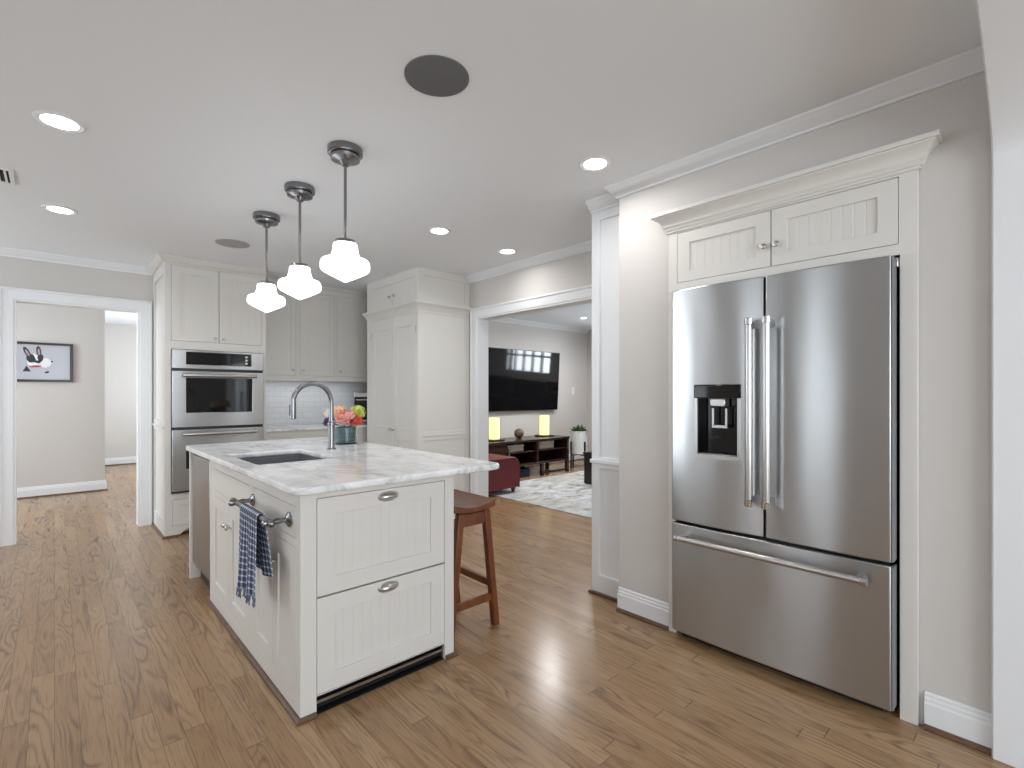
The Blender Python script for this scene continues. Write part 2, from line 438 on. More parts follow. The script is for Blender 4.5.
# cased openings: profile (offset outwards from the opening, thickness)
def casing(n, path, mp, w_=.098):
    pr = [(0, 0), (0, .012), (.008, .018), (w_-.022, .020), (w_-.018, .028), (w_-.004, .028), (w_, .022), (w_, 0)]
    struct('trim_casing_%d' % n, MB().sweep(path, pr, mp), M['trim'])
casing(1, [(-.248, 0), (-.248, 2.07), (.60, 2.07), (.60, 0)], lambda p, b: (p[0], BY-b, p[1]))
casing(2, [(2.12, .0), (2.12, 2.045), (3.952, 2.045), (3.952, 0)], lambda p, b: (LX-b, p[0], p[1]), .10)
def jamb(n, mb): struct('trim_jamb_%d' % n, mb, M['trim'])
jamb(1, MB().plate(FY(BY), -.248, .60, 0, 2.07, -.13, .012, [(-.238, .59, -.001, 2.06)]))
jamb(2, MB().plate(FX(LX), 2.12, 3.952, 0, 2.045, -.13, .012, [(2.13, 3.942, -.001, 2.035)]))

# panelled white pier beside the lounge opening
mb = MB(); F = FX(2.53)
mb.plate(F, 1.715, 1.985, 0, H, -.02, 0, [(1.73, 1.925, .125, .80), (1.73, 1.925, .87, H-.12)])
mb.box(2.548, LX-.002, 1.735, 1.985, 0, H-.001)
o = struct('wall_pier', mb, M['trim'], bevel=.003)
struct('trim_6', MB().box(2.512, 2.53, 1.735, 1.987, .832, .856), M['trim'], bevel=.004)
struct('trim_shoe_pier', MB().box(2.51, 2.53, 1.735, 1.995, 0, .018), M['shoe'])

# ================================================================== cabinet helpers
def shaker(name, F, u0, u1, v0, v1, parent, stile=.058, rail=None, bead=False, t=.02, rec=.009, material=None, gap=.0022, panel=True):
    rail = rail or stile; u0 += gap; u1 -= gap; v0 += gap; v1 -= gap
    mb = MB()
    if not panel:
        mb.plate(F, u0, u1, v0, v1, -t, 0)
    else:
        mb.plate(F, u0, u1, v0, v1, -t, 0, [(u0+stile, u1-stile, v0+rail, v1-rail)])
        a, b, c, d = u0+stile-.002, u1-stile+.002, v0+rail-.002, v1-rail+.002
        if bead:
            n = max(2, round((b-a)/.042)); w_ = (b-a)/n; top = [(a, -rec)]
            for i in range(1, n):
                x = a+i*w_; top += [(x-.004, -rec), (x-.001, -rec-.0013), (x+.001, -rec-.0013), (x+.004, -rec)]
            top.append((b, -rec)); poly = top+[(b, -t+.001), (a, -t+.001)]
            mb.loft([[F(u, c, dd) for u, dd in poly], [F(u, d, dd) for u, dd in poly]])
        else:
            mb.plate(F, a, b, c, d, -t+.001, -rec)
    o_ = mb.build(name, material or M['cab'], parent, bevel=.0012, seg=1)
    o_.data.set_sharp_from_angle(angle=math.radians(9))
    return o_
def knob(F, u, v, parent, r=.014, m='nickel'):
    p0 = Vector(F(u, v, 0)); ax = Vector(F(u, v, 1))-p0
    MB().lathe([(.006, 0), (.005, .010), (r*.8, .014), (r, .020), (r*.9, .025), (r*.45, .028), (0, .0285)], p0, ax, 16).build('knob', M[m], parent, smooth=True)
def cup_pull(F, u, v, parent, a=.044, b=.017, c=.024):
    mb = MB(); rings = []
    for i in range(9):
        th = -.35+(PI/2+.35)*i/8; rings.append([F(u+a*math.cos(ph)*math.cos(th) if True else 0, v+b*math.sin(th)*1.0+.0, max(0, c*math.cos(th)*math.sin(ph))+.001) for ph in [PI*k/20 for k in range(21)]])
    mb.loft(rings, closed=False, cap=False)
    pts = [(u+(a+.006)*math.cos(2*PI*k/28), v+(b+.005)*math.sin(2*PI*k/28)) for k in range(28)]
    mb.prism(pts, lambda p, d: F(p[0], p[1], d), 0, .003)
    o = mb.build('pull_handle', M['nickel'], parent, smooth=True, normals=False)
    s_ = o.modifiers.new('thick', 'SOLIDIFY'); s_.thickness = .0015
    return o

# ================================================================== KITCHEN ISLAND
IX0, IX1, IY0, IY1, IZ = .697, 1.425, 1.958, 3.47, .884
isl = thing('kitchen_island', 'cream kitchen island cabinet with beadboard drawers under the marble worktop', 'kitchen island', (1.06, 2.7, 0))
Ff, Fs = FY(IY0), FX(IX0)
mb = MB()
mb.plate(Ff, IX0, IX1, .0, IZ, -.02, 0, [(.760, 1.372, .078, .857), (.760, 1.372, -.001, .074)])
mb.plate(Fs, IY0+.02, IY1, 0, IZ, -.02, 0, [(2.004, 2.58, .70, .826), (2.645, 3.41, .70, .826), (2.004, 2.58, .087, .665), (2.645, 3.41, .087, .665)])
mb.box(IX1-.02, IX1, IY0+.02, 3.985, 0, IZ); mb.box(IX0+.03, IX1-.02, 3.40, 3.47, .1, IZ-.25)
mb.box(.735, 1.40, IY0+.35, IY0+.37, .0, .60)
mb.box(IX0+.03, IX1-.02, IY0+.45, 3.40, .05, .60)
mb.build('cabinet_body', M['cab'], isl, bevel=.0015, seg=1)
mb = MB(); mb.box(.722, IX1-.02, IY0+.021, IY0+.03, .09, .86); mb.box(IX0+.022, IX0+.03, 1.99, 3.44, .10, .86)
mb.build('back_panel', M['gap'], isl)  # near-black sheet behind the fronts, paints shade into the gaps around them
for v0, v1 in ((.078, .4605), (.4635, .857)):
    d = shaker('drawer_front', Ff, .760, 1.372, v0, v1, isl, stile=.075, rail=.068, bead=True)
    cup_pull(Ff, 1.072, v1-.033, d)
# side: two false drawer fronts and four doors
for a, b in ((2.004, 2.58), (2.645, 3.41)):
    shaker('drawer_front', Fs, a, b, .70, .826, isl, panel=False)
    m_ = (a+b)/2
    for p, q, k in ((a, m_, m_-.03), (m_, b, m_+.03)):
        d = shaker('cabinet_door', Fs, p, q, .087, .665, isl, stile=.066)
        knob(Fs, k, .55, d)
mb = MB(); mb.box(.765, 1.368, IY0+.045, IY0+.055, .0, .074); mb.box(.765, 1.368, IY0+.004, IY0+.045, .0, .004)  # thin black floor plate stands in for the toe recess shadow
for i in range(3): mb.box(.765, 1.368, IY0+.03, IY0+.045, .012+i*.02, .022+i*.02)
mb.build('vent_grille', M['black'], isl)
mb = MB(); mb.box(.765, 1.368, IY0+.018, IY0+.03, .034, .046)
mb.build('toe_kick', M['nickel'], isl)
mb = MB(); shp = [(0, 0), (-.016, 0), (-.016, .008), (-.008, .018), (0, .018)]
mb.sweep([(.757, IY0), (IX0, IY0), (IX0, IY1)], [(-a_, b_) for a_, b_ in shp])
mb.sweep([(1.375, IY0), (IX1, IY0), (IX1, 3.98)], shp)
mb.build('shoe_moulding', M['shoe'], isl)
# far end panel of the island, on its own foot
mb = MB(); mb.box(IX0-.012, IX1, 4.0, 4.03, 0, IZ)
mb.build('end_panel', M['cab'], isl, bevel=.002)

# dishwasher
dw = thing('dishwasher', 'stainless dishwasher built into the far end of the island side', 'dishwasher', (1.0, 3.73, 0))
mb = MB(); mb.plate(FX(.697), 3.482, 3.992, .12, .862, -.03, .0)
dwd = mb.build('door', M['steel_dark'], dw, bevel=.006)
MB().box(.74, 1.38, 3.484, 3.990, .13, .86).build('tub', M['black'], dw)
MB().box(.745, .76, 3.484, 3.990, .0, .118).build('toe_kick', M['black'], dw)
MB().box(.699, .72, 3.484, 3.991, .864, .876).build('control_strip', M['black'], dw)

# marble worktop with the sink cut-out
def slab(name, x0, x1, y0, y1, z0, z1, holes, m, rad=.025):
    mb = MB(); F = lambda u, v, d: (u, v, d)
    mb.plate(F, x0, x1, y0, y1, z0, z1, holes)
    return mb.build(name, m, None, bevel=.012, seg=3)
CT = .915
def rrect(x0, x1, y0, y1, r, n=6):
    P = []
    for cx, cy, a in ((x1-r, y0+r, -PI/2), (x1-r, y1-r, 0), (x0+r, y1-r, PI/2), (x0+r, y0+r, PI)):
        for i in range(n+1): P.append((cx+r*math.cos(a+PI/2*i/n), cy+r*math.sin(a+PI/2*i/n)))
    return P
def worktop_with_hole(name, outer, inner, z0, z1, m):
    n = len(outer); mb = MB()
    vs = [(x, y, z) for z in (z0, z1) for P in (outer, inner) for x, y in P]
    fs = []
    for i in range(n):
        j = (i+1) % n
        fs += [(i, j, n+j, n+i), (2*n+i, 3*n+i, 3*n+j, 2*n+j), (i, 2*n+i, 2*n+j, j), (n+i, n+j, 3*n+j, 3*n+i)]
    mb.add(vs, fs); return mb.build(name, m, None, bevel=.010, seg=3)
top = worktop_with_hole('worktop', rrect(.660, 1.692, 1.893, 4.06, .055), rrect(.747, 1.160, 2.692, 3.270, .03), IZ+.001, CT, M['marble'])
tag(top, 'white veined marble worktop on the island', 'worktop')
mb = MB()
outer = rrect(.733, 1.174, 2.678, 3.284, .03); inn = rrect(.747, 1.160, 2.692, 3.270, .03)
mb.loft([[(x, y, IZ) for x, y in outer], [(x, y, .655) for x, y in outer], [(x, y, .655) for x, y in rrect(.8, 1.1, 2.75, 3.2, .02)]], cap=False)
mb.loft([[(x, y, IZ) for x, y in outer], [(x, y, IZ) for x, y in inn], [(x, y, .68) for x, y in inn]], cap=False)
n = len(inn); mb.add([(x, y, .68) for x, y in inn], [tuple(range(n))])
snk = mb.build('kitchen_sink', M['sinkm'], None, smooth=True, normals=False)
tag(snk, 'dark grey undermount sink let into the marble island top', 'sink')

# faucet
fb = Vector((1.305, 3.12, CT))
fa = thing('kitchen_faucet', 'tall chrome gooseneck faucet beside the grey sink', 'faucet', fb)
MB().lathe([(.030, 0), (.030, .006), (.022, .010), (.0205, .06), (.0205, .155), (.026, .158), (.026, .172), (.019, .176), (.016, .18)], fb, (0,0,1), 24).build('base', M['gun'], fa, smooth=True)
pts = [fb+Vector((0, 0, .17)), fb+Vector((0, 0, .24)), fb+Vector((0, 0, .30))]
R_ = .121
for i in range(1, 17):
    a = PI*i/16; pts.append(fb+Vector((-R_+R_*math.cos(a), -.012*(i/16), .30+R_*math.sin(a))))
pts.append(pts[-1]+Vector((0, 0, -.03)))
MB().tube(pts, .0155, 16).build('spout', M['gun'], fa, smooth=True)
e = pts[-1]
sh = MB().lathe([(.0165, .06), (.0175, .04), (.0185, 0), (.0185, -.065), (.016, -.068)], e, (0,0,1), 20).build('spray_head', M['gun'], fa, smooth=True)
MB().box(e.x-.021, e.x-.016, e.y-.006, e.y+.006, e.z-.045, e.z+.02).build('button', M['black'], sh, bevel=.002)
MB().tube([fb+Vector((.02, 0, .165)), fb+Vector((.05, -.01, .167)), fb+Vector((.105, -.02, .175))], [.008, .007, .006], 10).build('lever', M['gun'], fa, smooth=True)

# towel bar and towel
BX, BZ = .62, .765
tb = thing('towel_bar', 'dark nickel towel bar on the side of the island', 'towel bar', (IX0, 2.33, BZ))
MB().tube([(BX, 2.055, BZ), (BX, 2.605, BZ)], .0105, 14).build('bar', M['gun'], tb, smooth=True)
for yy in (2.075, 2.57):
    br = MB().lathe([(.030, 0), (.030, .005), (.022, .010), (.012, .016)], (IX0-.001, yy, BZ), (-1, 0, 0), 24).build('mount', M['gun'], tb, smooth=True)
    MB().lathe([(.011, .0), (.009, .02), (.013, .035), (.009, .05), (.015, .068), (.017, .078), (.014, .09), (.0, .096)], (IX0-.012, yy, BZ), (-1, 0, 0), 18).build('post', M['gun'], br, smooth=True)
for yy in (2.052, 2.608):
    MB().lathe([(.010, -.004), (.015, 0), (.015, .008), (.008, .014), (0, .016)], (BX, yy, BZ), (0, -1 if yy < 2.3 else 1, 0), 14).build('finial', M['gun'], tb, smooth=True)
def towel():
    bm = bmesh.new(); uvl = bm.loops.layers.uv.new('uv')
    NW = 26; rows = []
    rr = .0165
    front, back = .328, .242
    path = []                                    # (s, x, z, side)
    S = []
    n1 = 22
    for i in range(n1+1): S.append(('f', front*(1-i/n1)))
    for i in range(1, 8): S.append(('o', PI*i/8))
    for i in range(n1+1): S.append(('b', back*i/n1))
    dist = 0; last = None; grid = []
    for kind, q in S:
        row = []
        for j in range(NW+1):
            t = j/NW
            if kind == 'f':
                k = q/front
                y = 2.185+.238*t + (t-.5)*(-.014)*k; z = BZ-q
                x = BX-rr-.012*k + .010*math.sin(t*14+.6)*k + .006*math.sin(t*5)*k
            elif kind == 'o':
                y = 2.185+.238*t; x = BX-rr*math.cos(q); z = BZ+rr*math.sin(q)
            else:
                k = q/back
                y = 2.185+.238*t - .055*k*(1-t) - .06*k*t; z = BZ-q-.012*math.sin(t*3)*k
                x = BX+rr+.014*k+.007*math.sin(t*11)*k
            row.append((x, y, z))
        if last is not None: dist += (Vector(row[13])-Vector(last[13])).length
        last = row
        grid.append([(bm.verts.new(p), (j/NW*.245, dist)) for j, p in enumerate(row)])
    for a, b in zip(grid, grid[1:]):
        for j in range(NW):
            q = [a[j], a[j+1], b[j+1], b[j]]
            f = bm.faces.new([x[0] for x in q]); f.smooth = True
            for lp, x in zip(f.loops, q): lp[uvl].uv = x[1]
    me = bpy.data.meshes.new('dish_towel'); bm.to_mesh(me); bm.free(); me.materials.append(M['towel'])
    o = bpy.data.objects.new('dish_towel', me); COL.objects.link(o)
    s_ = o.modifiers.new('thick', 'SOLIDIFY'); s_.thickness = .004; s_.offset = 0
    tag(o, 'navy and white checked dish towel draped over the towel bar', 'towel')
    mb = MB()
    for j in range(0, NW+1):
        p = Vector(grid[0][j][0].co) if False else Vector((BX-rr-.012+.010*math.sin(j/NW*14+.6)+.006*math.sin(j/NW*5), 2.192+.224*j/NW, BZ-front))
        q = p+Vector((random.uniform(-.008, .008), random.uniform(-.008, .008), -.028-random.random()*.012))
        mb.tube([p+Vector((0,0,.004)), (p+q)/2+Vector((random.uniform(-.004,.004), random.uniform(-.004,.004), 0)), q], [.003, .0028, .0022], 5)
    mb.build('fringe', mat('fringe_thread', (.10, .13, .20), .9), o)
towel()

# vase and flowers
vb = Vector((1.53, 3.41, CT))
va = thing('glass_vase', 'round glass vase lined with dark leaves on the marble island', 'vase', vb)
MB().lathe([(.074, 0), (.078, .004), (.078, .135), (.074, .135), (.073, .01), (0, .009)], vb, (0,0,1), 32).build('glass_wall', M['glass'], va, smooth=True)
mb = MB()
M['vaseleaf'] = wood('wrapped_leaf', (.03, .05, .047), (.22, .29, .28), (8, 8, 55), .4)
mb.lathe([(.0, .012), (.066, .012), (.070, .03), (.070, .118), (.05, .124), (0, .126)], vb, (0,0,1), 24); mb.build('leaf_lining', M['vaseleaf'], va, smooth=True)
def flower(name, label, cat, pos, r, cols, petal, n, root):
    t_ = thing(name, label, cat, root, 'flowers in the island vase')
    m = mat(name+'_petal', cols[0], .6); q = NT(m)
    nz = q.noise(q.obj(), 45, 2); q.l(q.ramp(nz, [(.35, cols[0]), (.65, cols[1])]), q.p.inputs['Base Color'])
    mb = MB(); pos = Vector(pos)
    for i in range(n):
        z = 1-2*(i+.5)/n; 
        if z < -.55: continue
        a = i*2.39996; d = Vector((math.sqrt(1-z*z)*math.cos(a), math.sqrt(1-z*z)*math.sin(a), z))
        d = (d+Vector((random.uniform(-.12,.12) for _ in range(3)))).normalized()
        c = pos+d*r*random.uniform(.78, 1.06); d = (d+Vector((random.uniform(-.35,.35) for _ in range(3)))).normalized(); u = d.orthogonal().normalized(); v = d.cross(u)
        ro = random.random()*PI
        for k in range(4):
            g = ro+k*PI/2; e1 = u*math.cos(g)+v*math.sin(g); e2 = d.cross(e1)
            s_ = petal*random.uniform(.85, 1.15)
            mb.add([c, c+e1*s_*.55+e2*s_*.42+d*s_*.12, c+e1*s_+d*s_*random.uniform(-.05,.3), c+e1*s_*.55-e2*s_*.42+d*s_*.12], [(0,1,2,3)])
    MB().lathe([(0, -r*.62), (r*.48, -r*.4), (r*.62, 0), (r*.48, r*.4), (0, r*.62)], pos, (0,0,1), 16).build('flower_core', mat(name+'_core', tuple(c_*.45 for c_ in cols[0]), .7), t_, smooth=True)  # core colour darkened to paint shade between the petals
    mb.build('petals', m, t_, normals=False)
    rt = Vector(root)
    MB().tube([rt, (rt+pos)/2+Vector((0,0,.01)), pos], .0035, 6).build('stem', M['green'], t_)
def vp(dx, dy, z): return vb+Vector((dx, dy, z))
R0 = vb+Vector((0, 0, .128))
rv = lambda dx, dy: R0+Vector((dx*.4, dy*.4, 0))
CAMR = Vector((.734, -.679, 0)); CAMF = Vector((.679, .734, 0))
def at(rx, fy, z): return vb+CAMR*rx+CAMF*fy+Vector((0,0,z-.014))
def rt_(rx, fy): return R0+CAMR*rx*.45+CAMF*fy*.45
for name, lab, rx, fy, z, r, cols, pt, n in (
    ('hydrangea', 'coral pink hydrangea head low at the front of the bouquet', .005, -.055, .185, .052, ((.72, .16, .14), (.85, .36, .30)), .016, 110),
    ('hydrangea', 'lime green hydrangea head at the top right of the bouquet', .082, .02, .235, .052, ((.50, .58, .10), (.62, .68, .20)), .015, 110),
    ('chrysanthemum', 'deep red flower low on the right of the bouquet', .088, -.03, .175, .042, ((.42, .03, .02), (.62, .09, .05)), .014, 90),
    ('rose', 'peach flower at the upper middle of the bouquet', -.04, .0, .24, .046, ((.85, .42, .24), (.88, .60, .42)), .018, 60),
    ('rose', 'cream white flower on the left of the bouquet behind the spout', -.118, .0, .232, .034, ((.80, .72, .64), (.86, .82, .78)), .016, 50),
    ('carnation', 'purple flower low on the left of the bouquet', -.112, -.02, .165, .034, ((.07, .015, .09), (.14, .03, .16)), .013, 70),
    ('carnation', 'pink flower at the middle of the bouquet beneath the lime head', .05, -.06, .215, .036, ((.80, .25, .22), (.88, .48, .42)), .014, 80)):
    flower(name, lab, 'flower', at(rx, fy, z), r, cols, pt, n, rt_(rx, fy))

# ================================================================== BAR STOOL
st = thing('bar_stool', 'brown wooden saddle-seat bar stool under the island overhang', 'stool', (1.61, 2.25, 0))
SX, SY0, SY1, SZ = 1.632, 2.045, 2.46, .70
mb = MB(); prof_t = []; prof_b = []
for i in range(15):
    q = -1+2*i/14; x = SX+.138*q
    prof_t.append((x, SZ-.028*(1-q*q)+.0)); prof_b.append((x, SZ-.040-.014*(1-q*q)))
poly = prof_t+prof_b[::-1]
mb.loft([[(x, y, z) for x, z in poly] for y in (SY0, SY1)]); mb.build('seat', M['stool'], st, smooth=True, bevel=.006)
legs = {}
for sx in (-1, 1):
    for sy, yy in ((-1, 2.07), (1, 2.425)):
        tx, bx = SX+sx*.085, SX+sx*.155; a = .0185; mb = MB()
        mb.loft([[(bx+u*a, yy+v*a, 0) for u, v in ((-1,-1),(1,-1),(1,1),(-1,1))], [(tx+u*a, yy+v*a, SZ-.052) for u, v in ((-1,-1),(1,-1),(1,1),(-1,1))]])
        mb.build('leg', M['stool'], st, bevel=.003)
lx = lambda z, sx: SX+sx*(.155-.070*z/(SZ-.052))
for yy in (2.07, 2.425):
    MB().box(lx(.60, -1)+.012, lx(.60, 1)-.012, yy-.011, yy+.011, .575, .640).build('apron', M['stool'], st, bevel=.002)
    MB().box(lx(.16, -1)+.014, lx(.16, 1)-.014, yy-.010, yy+.010, .145, .183).build('stretcher', M['stool'], st, bevel=.002)
for sx in (-1, 1):
    MB().box(lx(.23, sx)-.010, lx(.23, sx)+.010, 2.088, 2.407, .215, .252).build('stretcher', M['stool'], st, bevel=.002)

# ================================================================== PENDANTS
def pendant():
    t_ = thing('pendant_light', '', 'pendant light', (0, 0, 0), 'pendant lights over the island')
    MB().lathe([(.082, 0), (.084, -.004), (.084, -.030), (.080, -.034), (.066, -.036), (.064, -.034), (.064, -.040), (.072, -.044), (.070, -.056), (.050, -.062), (.030, -.066), (.018, -.085), (0, -.086)], (0,0,0), (0,0,1), 40).build('canopy', M['gun'], t_, smooth=True)
    MB().tube([(0,0,-.08), (0,0,-.465)], .0075, 12).build('rod', M['gun'], t_, smooth=True)
    MB().lathe([(.0, -.450), (.025, -.452), (.048, -.458), (.050, -.466), (.050, -.475), (.044, -.479), (0, -.479)], (0,0,0), (0,0,1), 28).build('shade_holder', M['gun'], t_, smooth=True)
    pr = [(.040, -.472), (.055, -.475), (.058, -.482), (.059, -.498), (.063, -.518), (.069, -.535), (.076, -.545), (.094, -.550), (.109, -.556), (.116, -.565), (.118, -.577), (.118, -.596), (.115, -.605), (.107, -.612), (.082, -.626), (.045, -.645), (.018, -.658), (.008, -.664), (0, -.665)]
    sh_ = MB().lathe(pr, (0,0,0), (0,0,1), 40).build('lamp_shade', M['opal'], t_, smooth=True)
    return t_
pd = pendant()
for i, (yy, lab) in enumerate(((2.37, 'pendant light with opal shade hung over the drawer end of the island'),
                               (2.99, 'middle pendant light of the three hung over the island'),
                               (3.615, 'pendant light hung over the far end of the island toward the ovens'))):
    o = pd if i == 0 else dup(pd)
    o.location = (1.062, yy, H); o['label'] = lab

# ================================================================== CEILING FITTINGS
def downlight(x, y, z, r, label, power, group='recessed ceiling lights'):
    t_ = thing('ceiling_light', label, 'ceiling light', (x, y, z), group)
    MB().lathe([(r*.86, 0), (r*1.0, 0), (r*1.03, -.003), (r*1.0, -.006), (r*.92, -.008), (r*.86, -.005)], (x,y,z), (0,0,1), 40).build('trim_ring', M['trim'], t_, smooth=True)
    MB().lathe([(0, -.001), (r*.86, -.001), (r*.86, -.004), (r*.4, -.008), (0, -.009)], (x,y,z), (0,0,1), 32).build('lens', M['lens'], t_, smooth=True)
    a = area('lamp_light', (x, y, z-.02), (0,0,0), r*1.5, r*1.5, power, (1, .99, .975), 'DISK', math.radians(165))
LP = 3.4
downlight(.018, 3.0, H, .088, 'recessed ceiling light with wide white ring, close to the air vent side of the room', LP)
downlight(.027, 4.43, H, .088, 'recessed ceiling light in front of the hall opening', LP)
downlight(2.10, 1.625, H, .082, 'recessed ceiling light in front of the refrigerator wall', 2.4)
downlight(2.11, 3.08, H, .082, 'recessed ceiling light between the island and the lounge opening', LP)
downlight(2.84, 3.13, H, .082, 'recessed ceiling light close above the lounge opening', 1.6)
downlight(6.42, 5.2, 2.53, .06, 'small recessed light in the lounge ceiling nearest the television wall', 3)
for lx_, ly_, wh in ((4.9, 4.55, 'over the red ottoman'), (6.4, 4.5, 'over the far half of the rug')):
    downlight(lx_, ly_, 2.53, .06, 'small unseen recessed lounge light added as fill '+wh, 14)  # unseen fittings, added to brighten the lounge
def speaker(x, y, r, m, label):
    t_ = thing('ceiling_speaker', label, 'speaker', (x, y, H))
    MB().lathe([(r*.96, 0), (r, 0), (r, -.004), (r*.96, -.005)], (x,y,H), (0,0,1), 48).build('rim', M[m], t_, smooth=True)
    MB().lathe([(0, 0), (r*.96, 0), (r*.96, -.003), (0, -.005)], (x,y,H), (0,0,1), 48).build('grille', M[m], t_, smooth=True)
speaker(1.08, 1.593, .123, 'spk', 'large dark grey round ceiling speaker')
speaker(1.06, 4.48, .123, 'spk2', 'pale grey round ceiling speaker in front of the oven cabinet')
vt = thing('ceiling_vent', 'white ceiling air vent with dark slots above the hall side', 'vent', (-.27, 3.96, H))
mb = MB(); mb.plate(lambda u, v, d: (u, v, H-d), -.37, -.165, 3.82, 4.08, 0, .008, [(-.35, -.185, 3.84, 4.06)]); mb.build('vent_frame', M['trim'], vt, bevel=.002)
MB().box(-.35, -.185, 3.84, 4.06, H-.001, H).build('vent_back', M['gap'], vt)
mb = MB()
for i in range(6): mb.box(-.345+i*.028, -.335+i*.028, 3.84, 4.06, H-.007, H-.001)
mb.build('slats', M['trim'], vt)

# ================================================================== OVEN TOWER
OX0, OX1, OY = .709, 1.542, 5.265
tw = thing('oven_cabinet', 'tall cream cabinet housing the double ovens', 'cabinet', (1.12, 5.6, 0))
F = FY(OY)
mb = MB()
mb.plate(F, OX0, OX1, .085, H, -.02, 0, [(.758, 1.131, 1.745, 2.418), (1.134, 1.505, 1.745, 2.418), (.757, 1.515, .383, 1.672), (.765, 1.505, .095, .330)])
mb.plate(FX(OX0+.0), OY+.02, BY-.001, 0, H, -.02, 0, [(OY+.08, BY-.06, .14, .93), (OY+.08, BY-.06, 1.03, 2.34)])
mb.box(OX0+.014, OX0+.020, OY+.03, BY-.02, .05, H-.02)
mb.box(OX1-.02, OX1, OY+.02, BY-.001, 0, H)
mb.box(OX0+.02, OX1-.02, OY+.16, BY-.01, 0, .084)
mb.box(OX0+.02, OX1-.02, OY+.02, BY-.01, 1.690, 1.70); mb.box(OX0+.02, OX1-.02, OY+.02, BY-.01, .345, .36)
# bracket foot
mb.prism([(OX0, 0), (OX0+.10, 0), (OX0+.12, .02), (OX0+.16, .05), (OX0+.22, .075), (OX0+.30, .085), (OX0, .085)], lambda p, d: F(p[0], p[1], d), -.02, 0)
mb.build('cabinet_body', M['cab'], tw, bevel=.0015, seg=1)
MB().box(OX0+.03, OX1-.03, OY+.022, OY+.03, .10, 2.44).build('back_panel', M['gap'], tw) if False else None
for a, b, k in ((.758, 1.131, 1.10), (1.134, 1.505, 1.165)):
    d = shaker('cabinet_door', F, a, b, 1.745, 2.418, tw, stile=.068, bead=True, rec=.005)
    knob(F, k, 1.785, d)
d = shaker('drawer_front', F, .765, 1.505, .095, .330, tw, stile=.05)
knob(F, 1.135, .25, d)
mb = MB(); c2 = [(0, H-.001), (.055, H-.001), (.055, H-.012), (.030, H-.04), (.010, H-.055), (0, H-.055)]
mb.sweep([(OX1, OY), (OX0, OY), (OX0, BY-.002)], c2)
mb.build('crown_moulding', M['cab'], tw, smooth=True)
mb = MB(); mb.sweep([(OX0+.11, OY), (OX0, OY), (OX0, BY-.002)], [(0,0),(.016,0),(.016,.008),(.008,.018),(0,.018)])
mb.build('shoe_moulding', M['shoe'], tw)
MB().box(OX0-.012, OX0, OY+.0, BY-.03, .965, .985).build('rail_moulding', M['cab'], tw, bevel=.003)

ov = thing('double_wall_oven', 'stainless double wall oven with black glass windows', 'oven', (1.135, 5.5, .385))
a, b = .760, 1.512
MB().box(a, b, OY-.004, OY+.5, .387, 1.668).build('oven_body', M['black'], ov)
cp = MB().plate(F, a, b, 1.498, 1.668, .005, .030).build('control_panel', M['steel_oven'], ov, bevel=.004)
MB().plate(F, a+.105, b-.11, 1.535, 1.650, .030, .033).build('display', M['blackgloss'], cp, bevel=.001)
mb = MB()
for i in range(3): mb.plate(F, b-.165, b-.145, 1.553+i*.03, 1.570+i*.03, .033, .036)
mb.build('button', M['nickel'], cp)
for z0, z1, wz0, wz1, nm in ((.972, 1.476, 1.10, 1.415, 0), (.405, .950, .60, .80, 1)):
    mb = MB().plate(F, a, b, z0, z1, .005, .040, [(a+.105, b-.105, wz0, wz1)])
    d = mb.build('oven_door', M['steel_oven'], ov, bevel=.004)
    MB().plate(F, a+.107, b-.107, wz0+.001, wz1-.001, .008, .034).build('window', M['blackgloss'], d)
    hz = z1-.038
    mb = MB(); mb.tube([F(a+.075, hz, .085), F(a+.2, hz, .092), F((a+b)/2, hz, .095), F(b-.2, hz, .092), F(b-.075, hz, .085)], .016, 14)
    for u in (a+.095, b-.095): mb.tube([F(u, hz, .038), F(u, hz, .085)], .009, 10)
    mb.build('handle', M['nickel'], d, smooth=True)
MB().plate(F, a, b, .387, .402, .005, .02).build('trim_strip', M['black'], ov)

# ================================================================== BACK RUN: base cabinet, worktop, splashback, uppers
bc = thing('base_cabinet', 'cream base cabinet run along the back wall behind the island', 'cabinet', (2.35, 5.6, 0))
F = FY(5.33)
mb = MB(); mb.plate(F, 1.545, LX-.004, .09, .884, -.02, 0, [(1.58, 2.35, .70, .83), (2.37, 3.13, .70, .83), (1.58, 2.35, .13, .68), (2.37, 3.13, .13, .68)])
mb.box(1.545, LX-.004, 5.36, BY-.002, .09, .884); mb.box(1.545, LX-.004, 5.42, BY-.002, 0, .09)
mb.build('cabinet_body', M['cab'], bc)
for a, b in ((1.58, 2.35), (2.37, 3.13)):
    shaker('drawer_front', F, a, b, .70, .83, bc, panel=False)
    shaker('cabinet_door', F, a, b, .13, .68, bc)
wt = MB().plate(lambda u, v, d: (u, v, d), 1.546, LX-.003, 5.30, BY-.012, .885, CT).build('worktop', M['marble'], None, bevel=.008)
tag(wt, 'pale stone worktop along the back wall under the tiles', 'worktop')
struct('wall_tile', MB().box(1.545, LX-.002, BY-.010, BY-.001, CT+.001, 1.43), M['tile'])
area('under_cabinet_light', (2.1, 5.74, 1.41), (0, 0, 0), 1.0, .05, .5, (.95, .98, 1.0))
uc = thing('upper_cabinet', 'cream wall cabinets with three visible doors over the tiled splashback', 'cabinet', (2.35, 5.76, 1.415))
UY = 5.6; F = FY(UY)
dr = [(1.575, 1.948, 1.915), (1.988, 2.376, 2.022), (2.410, 2.790, 2.444), (2.80, 3.13, 2.84)]
mb = MB(); mb.plate(F, OX1+.001, LX-.002, 1.415, H, -.02, 0, [(p, q, 1.472, 2.40) for p, q, _ in dr])
mb.box(OX1+.001, LX-.002, UY+.022, BY-.003, 1.432, H-.01)
